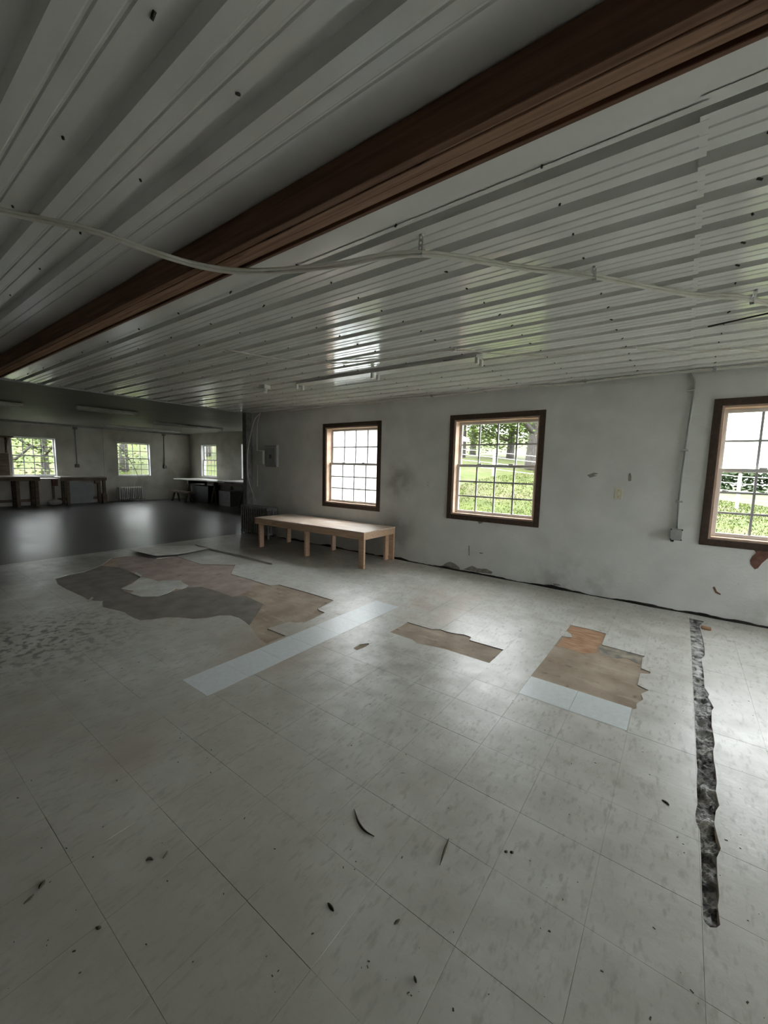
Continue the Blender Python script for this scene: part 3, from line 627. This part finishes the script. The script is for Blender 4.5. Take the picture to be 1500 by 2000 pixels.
# ------------------------------------------------------------------ far room furniture
# workbench with raised top and lower shelf span along the end wall
def bench(y0, y1, zt, label, legs, xf=-15.88, m='oldwood', top='palewood', apron=.10):
    t = thing('workbench', label, 'workbench', (XB+.01, y0, -.0055)); D = xf-XB-.01; W_ = y1-y0
    MB().bbox((0, 0, zt-.035), (D, W_, zt), .004).build('top', M[top], t)
    MB().bbox((D-.04, .01, zt-.035-apron), (D-.005, W_-.01, zt-.036), .003).build('apron', M[m], t)
    for yy in legs:
        for xx in (.02, D-.13): MB().bbox((xx, yy, 0), (xx+.085, yy+.085, zt-.036), .004).build('leg', M[m], t)
    MB().bbox((.02, .05, .12), (.06, W_-.05, .20), .003).build('stretcher', M[m], t)
    return t
bench(2.2, 3.78, .93, 'dark workbench under the end wall window', (.06, 1.0, 1.44))
b2 = bench(4.27, 5.57, .92, 'workbench with one stepped leg left of the small radiator', (.16, 1.18))
MB().bbox((.5, .95, .68), (.56, 1.06, .80), .003).build('hanging_block', M['oldwood'], b2); MB().bbox((.45, 1.15, 0), (.60, 1.28, .34), .004).build('leg_block', M['oldwood'], b2)
t = thing('bench_shelf', 'lower pale plank bridging the two workbenches', 'shelf', (XB+.01, 3.79, -.0055))
MB().bbox((.05, 0, .83), (.60, .47, .86), .003).build('plank', M['palewood'], t); MB().bbox((.02, 0, 0), (.06, .06, .829), .003).build('leg', M['oldwood'], t); MB().bbox((.02, .40, 0), (.06, .46, .829), .003).build('leg', M['oldwood'], t)
MB().bbox((.45, .30, .62), (.50, .44, .829), .003).build('bracket', M['redboard'], t)
tag(MB().bbox((XB+.075, 4.56, -.0055), (XB+.10, 5.30, .70), .004).build('leaning_panel', M['panelgrey']), 'flat grey panel leaning on the wall under the workbench', 'panel')
sk = MB(); random.seed(4)
bm = bmesh.new(); bmesh.ops.create_icosphere(bm, subdivisions=2, radius=1)
for q in bm.verts: q.co = Vector((q.co.x*.14, q.co.y*.20, (q.co.z+1)*.10))*(1+.25*noise.noise(q.co*2.2))
bm.verts.index_update(); zmin = min(q.co.z for q in bm.verts); sk.add([(q.co.x, q.co.y, q.co.z-zmin) for q in bm.verts], [[q.index for q in f.verts] for f in bm.faces]); bm.free()
o = sk.build('crumpled_bag', M['palewood']); o.location = (-16.1, 4.15, -.0055); tag(o, 'pale crumpled bag on the floor under the bench shelf', 'bag')
sh = thing('wall_shelf', 'dark wooden shelf on a bracket left of the end wall window', 'shelf', (XB, 2.2, 0))
MB().bbox((.001, 0, 2.06), (.32, 1.09, 2.11), .004).build('board', M['oldwood'], sh)
for yy in (.15, .93):
    mb = MB().bbox((.001, yy, 1.62), (.045, yy+.05, 2.059), .003).bbox((.046, yy, 2.00), (.30, yy+.05, 2.059), .003); mb.tube(spline([(.03, yy+.025, 1.68), (.10, yy+.025, 1.82), (.20, yy+.025, 1.95), (.28, yy+.025, 2.02)], 4), .022, 6); mb.build('bracket', M['oldwood'], sh)
tag(MB().bbox((XB+.002, 2.25, .94), (XB+.022, 3.20, 1.60), .003).build('wall_board', M['oldwood']), 'brown board fixed to the end wall beneath the wooden shelf', 'board')
# conduits on the end wall
for yy, lab in ((4.91, 'thin dark conduit with a box between the two end wall windows'), (7.785, 'thin dark conduit with a box right of the radiator window')):
    t = thing('wall_conduit', lab, 'conduit', (XB, yy, 0))
    MB().tube([(.02, 0, FC-.05), (.02, 0, 1.30)], .018).build('pipe', M['conduit'], t); MB().bbox((.0005, -.06, 1.20), (.06, .06, 1.31), .006).build('junction_box', M['darkrad'], t)
    MB().bbox((.0005, -.06, FC-.14), (.05, .06, FC-.04), .006).build('junction_box', M['darkrad'], t)
tag(MB().tube([(XB+.04, -2.9, FC-.06), (XB+.04, WY2-.02, FC-.05)], .022).build('ceiling_pipe', M['conduit']), 'pale pipe along the top of the end wall', 'pipe')
cable('hanging_cable', [Vector((XB+.06, 6.10, 2.05)), Vector((XB+.10, 6.35, 1.75)), Vector((XB+.10, 6.58, 1.35)), Vector((XB+.08, 6.74, 1.0)), Vector((XB+.10, 6.72, .80)), Vector((XB+.14, 6.62, .66)), Vector((XB+.17, 6.60, .53))], .011, 'loose cable drooping across the window onto the small radiator', 'whitewire')
cable('hanging_cable', [Vector((XB+.05, 5.72, FC-.02)), Vector((XB+.05, 5.70, 1.6)), Vector((XB+.05, 5.72, .6)), Vector((XB+.08, 5.78, .28)), Vector((XB+.16, 5.95, .06))], .010, 'pale cable hanging down the wall beside the workbench', 'whitewire')
# strip lights of the far room
for k, (x, y0, y1, lab) in enumerate(((-15.1, 5.3, 7.75, 'shop light strip close to the end wall'), (-12.4, 5.6, 7.75, 'shop light strip over the long table'), (-10.6, 3.2, 4.4, 'shop light strip in the middle of the far room'), (-11.4, 1.2, 2.5, 'shop light strip far from the long table'))):
    t = thing('strip_light', lab, 'light fixture', (x, y0, FC))
    MB().bbox((-.06, 0, -.06), (.06, y1-y0, 0), .01).build('housing', M['fixture'], t)
    for yy in (.02, y1-y0-.05): MB().bbox((-.05, yy, -.095), (.05, yy+.03, -.0605), .005).build('lamp_holder', M['white_plastic'], t)
    MB().tube([(0, .05, -.08), (0, y1-y0-.05, -.08)], .013, 10).build('tube', M['white_plastic'], t)
# long table on trestles by the far side wall
t = thing('long_table', 'long table top on trestles under the far side windows', 'table', (-15.75, 7.75, -.0055))
MB().bbox((0, 0, .81), (3.4, .92, .845), .004).build('top', M['palewood'], t); MB().bbox((3.05, -.04, .845), (5.2, .88, .875), .004).build('top', M['palewood'], t)
MB().bbox((2.0, .2, .70), (4.9, .26, .80), .004).build('rail', M['oldwood'], t)
for xx in (.9, 2.6, 4.3):
    MB().bbox((xx, .05, .68), (xx+.09, .87, .80), .004).build('trestle_beam', M['oldwood'], t)
    for yy, sg in ((.12, -1), (.76, 1)):
        for dx in (-1, 1):
            mb = MB(); mb.tube([(xx+.045, yy, .70), (xx+.045+dx*.17, yy+sg*.07, .02)], .034, 4); mb.build('leg', M['oldwood'], t)
st = thing('stool_bench', 'low dark bench with splayed legs in front of the long table', 'bench', (-15.35, 7.40, -.0055))
MB().bbox((0, 0, .36), (1.35, .26, .42), .005).build('seat', M['oldwood'], st)
for xx, dx in ((.12, -.06), (.32, .03), (1.05, -.03), (1.24, .06)):
    MB().tube([(xx, .13, .37), (xx+dx, .06 if dx < 0 else .18, .025)], .035, 4).build('leg', M['oldwood'], st)
tag(MB().bbox((-15.15, 7.96, -.005), (-13.7, 8.42, .62), .01).build('storage_crate', M['dark']), 'large dark crate pushed under the long table', 'crate')
tag(MB().bbox((-12.95, 7.9, -.005), (-12.25, 8.45, .52), .01).build('storage_crate', M['darkrad']), 'grey crate under the raised end of the long table', 'crate')

# ------------------------------------------------------------------ outdoors
def sstep(a, b, x): t = max(0, min(1, (x-a)/(b-a))); return t*t*(3-2*t)
def gz(x, y):
    z = -.35
    s = max(-.2, min(1.6, (1.5-x)/9))
    z += (.70+.85*s)*sstep(5.6, 18, y)+.055*max(0, y-18)*max(0, min(1, s))
    if y > 18: z -= .012*(y-18)*(1-max(0, min(1, s)))
    k = sstep(-18, -50, x) if False else max(0, min(1, (-18-x)/34))
    z += 5.5*k*k*(3-2*k)*sstep(-20, 4, y)
    return z+.05*noise.noise(Vector((x*.5, y*.5, 0)))*sstep(5.6, 9, y)
mb = MB()
gx = [-80+4*i for i in range(12)]+[-32+1.0*i for i in range(44)]+[12+4*i for i in range(16)]
gy = [-30+5*i for i in range(7)]+[5+.75*i for i in range(40)]+[35+5*i for i in range(18)]
for y in gy:
    for x in gx: mb.v.append((x, y, gz(x, y)-.12*(XB-1 < x < XR+1 and y < 9)))
for j in range(len(gy)-1):
    for i in range(len(gx)-1):
        k = j*len(gx)+i; n = len(gx); mb.f.append((k, k+1, k+n+1, k+n)); mb.sm.append(True)
tag(mb.build('ground', M['grass']), 'green lawn sloping up outside the windows', 'ground', kind='structure')
mb = MB(); random.seed(31)
for k in range(26000):
    y = random.uniform(6.0, 24); d = random.choice((random.uniform(-.56, -.24), random.uniform(.02, .30))); x = d*y+random.uniform(-.3, .3)
    if x < -6.9: continue
    z = gz(x, y); a = random.uniform(0, 6.28); h = random.uniform(.02, .065); r = random.uniform(.006, .013)*(1+y*.06); c, s = math.cos(a)*r, math.sin(a)*r; lx, ly = random.uniform(-.05, .05), random.uniform(-.05, .05)
    mb.add([(x-c, y-s, z-.01), (x+c, y+s, z-.01), (x+lx, y+ly, z+h)], [(0, 1, 2)])
tag(mb.build('grass_blades', M['blade']), 'long grass blades on the lawn outside', 'grass', kind='stuff')
# white building wing that runs on beyond the far room
HX = XF+TH
hs = thing('white_house', 'white clapboard building outside the platform window', 'building', (HX, 9.03, -.5))
MB().box((-4.6, 0, 0), (-.02, 5.5, 3.1)).build('wall', M['siding'], hs)
def siding(parent, loc, ylen, n):
    me = MB().add([(-.02, 0, 0), (.014, 0, 0), (.004, 0, .158), (-.02, 0, .158), (-.02, ylen, 0), (.014, ylen, 0), (.004, ylen, .158), (-.02, ylen, .158)], [(0,1,2,3),(7,6,5,4),(1,5,6,2),(0,3,7,4),(3,2,6,7),(0,4,5,1)]).mesh('siding_board', M['siding'])
    for k in range(n): put('siding_board', me, parent, (loc[0], loc[1], loc[2]+k*.16))
siding(hs, (.001, 0, .02), 5.44, 19)
siding(bpy.data.objects['wall_return'], (HX+.0205, WY+TH+.001, -.14), 3.57, 17)
MB().bbox((-.02, 5.44, 0), (.03, 5.52, 3.05), .005).build('corner_board', M['siding'], hs)
MB().add([(.35, -.02, 3.0), (.35, 5.8, 3.0), (-4.9, 5.8, 5.0), (-4.9, -.02, 5.0), (.35, -.02, 3.14), (.35, 5.8, 3.14), (-4.9, 5.8, 5.14), (-4.9, -.02, 5.14)], [(0,3,2,1),(4,5,6,7),(0,1,5,4),(1,2,6,5),(2,3,7,6),(3,0,4,7)]).build('roof', M['shingle'], hs)
tag(MB().bbox((HX-.02, WY+TH, 2.52), (HX+.35, 9.0, 2.66), .005).build('eave', M['siding']), 'white boxed eave over the short return wall', 'eave', kind='structure')
# fence
fposts = [-11.4, -7.06, -2.8, 1.5, 5.8, 10.1]
for k, x in enumerate(fposts):
    z = gz(x, 18); o = MB().bbox((-.045, -.045, -.25), (.045, .045, 1.18), .006).build('fence_post', M['fencepost']); o.location = (x, 18, z)
    tag(o, ['slim white fence post behind the white building', 'slim white fence post seen through the tree window', 'slim white fence post hidden between the two lawn windows', 'slim white fence post seen through the field window', 'slim white fence post past the field window', 'slim white end post of the wire fence'][k], 'fence post', 'fence posts on the lawn')
for k, hh in enumerate((.32, .58, .84, 1.08)):
    o = MB().tube([(x, 17.94, gz(x, 18)+hh) for x in fposts], .011, 6).build('fence_wire', M['fencewire'])
    tag(o, ['lowest', 'second lowest', 'second highest', 'topmost'][k]+' pale wire strung along the fence posts', 'fence wire', 'fence wires')
# trees
LEAFQ = [(-.5, 0, 0), (0, -.28, .05), (.5, 0, 0), (0, .28, .05)]
def tree(x, y, h, tr, crown_z, crown_r, nleaf, label, seed, leaf=.16, lean=(0, 0), group='trees outside', forks=5):
    random.seed(seed); z = gz(x, y)-.1
    t = thing('tree', label, 'tree', (x, y, z), 0, group)
    top = Vector((lean[0], lean[1], h*.8)); tp = [Vector((0, 0, 0)), top*.3+Vector((.05, .0, 0)), top*.65, top]
    MB().tube(spline(tp, 4), [tr*(1.25-.95*i/12) for i in range(13)], 10).build('trunk', M['bark'], t)
    tips = [top]
    for k in range(forks):
        a = random.uniform(0, 6.28); s = random.uniform(.22, .7); p0 = top*s; L = crown_r*random.uniform(.6, 1.0)
        p2 = p0+Vector((math.cos(a)*L, math.sin(a)*L, L*random.uniform(.3, .9))); p1 = (p0+p2)/2+Vector((0, 0, -.12*L))
        MB().tube(spline([p0, p1, p2], 4), [tr*.45*(1-.085*i) for i in range(9)], 6).build('branch', M['bark'], t); tips += [p2, p1]
    mb = MB(); blobs = [(Vector((random.gauss(lean[0], crown_r*.45), random.gauss(lean[1], crown_r*.45), random.uniform(crown_z, h))), random.uniform(.25, .5)*crown_r) for _ in range(26)]+[(p, crown_r*.4) for p in tips]
    for k in range(nleaf):
        c, r = random.choice(blobs); u = Vector((random.gauss(0, 1), random.gauss(0, 1), random.gauss(0, .8))).normalized()*r*random.uniform(.3, 1)**.5
        m = Matrix.Rotation(random.uniform(0, 6.28), 3, 'Z') @ Matrix.Rotation(random.uniform(-1.1, 1.1), 3, 'X'); s = leaf*random.uniform(.7, 1.4)
        mb.add([c+u+(m @ Vector(q))*s for q in LEAFQ], [(0, 1, 2, 3)])
    o = mb.build('foliage', M['leaf'], t); o['kind'] = 'stuff'
    return t
tree(-7.2, 24.5, 9, .42, 3.4, 3.2, 6000, 'thick grey trunked tree beyond the fence', 41)
tree(-11.6, 33, 8, .26, 1.9, 4.0, 11000, 'forked tree with dark spreading limbs far beyond the fence', 42, leaf=.24, forks=9)
tree(-14.4, 30, 8, .2, 1.5, 3.2, 8000, 'leafy tree half hidden by the white building', 51, leaf=.22)
tree(-18.5, 41, 9, .3, 1.6, 4.5, 9000, 'dense leafy tree standing behind the white building corner', 43, leaf=.26)
tree(-22.5, 3.7, 8, .22, .6, 2.6, 3600, 'grey tree with forked trunk outside the workbench window', 45, leaf=.13, lean=(.2, .9), forks=8)
tree(-24.0, 5.9, 8, .15, .3, 2.4, 3600, 'slim tree between the two end wall windows', 46, leaf=.13)
tree(-25.5, 9.8, 9, .2, .2, 3.0, 5000, 'bushy tree outside the radiator window', 47, leaf=.15)
tree(-25.0, 14.5, 9, .2, .2, 3.0, 5000, 'bushy tree outside the corner window of the long table', 48, leaf=.15)
tree(-20.5, 17.5, 8, .18, .2, 2.6, 4500, 'leafy tree next to the white building gable', 49, leaf=.15)
random.seed(77)
for k, (x0, x1) in enumerate(((-6, 18),)):
    mb = MB()
    for q in range(9000):
        x = random.uniform(x0, x1); y = 52+random.gauss(0, .7); h = (2.1+.5*noise.noise(Vector((x*.4, 3, 1))))*random.random()**.6; s = random.uniform(.25, .5)
        m = Matrix.Rotation(random.uniform(0, 6.28), 3, 'Z') @ Matrix.Rotation(random.uniform(-1.3, 1.3), 3, 'X')
        mb.add([Vector((x, y, gz(x, 52)+h))+(m @ Vector(p))*s for p in LEAFQ], [(0, 1, 2, 3)])
    o = mb.build('hedge', M['hedge']); tag(o, 'distant hedge row across the field seen past the fence', 'hedge')
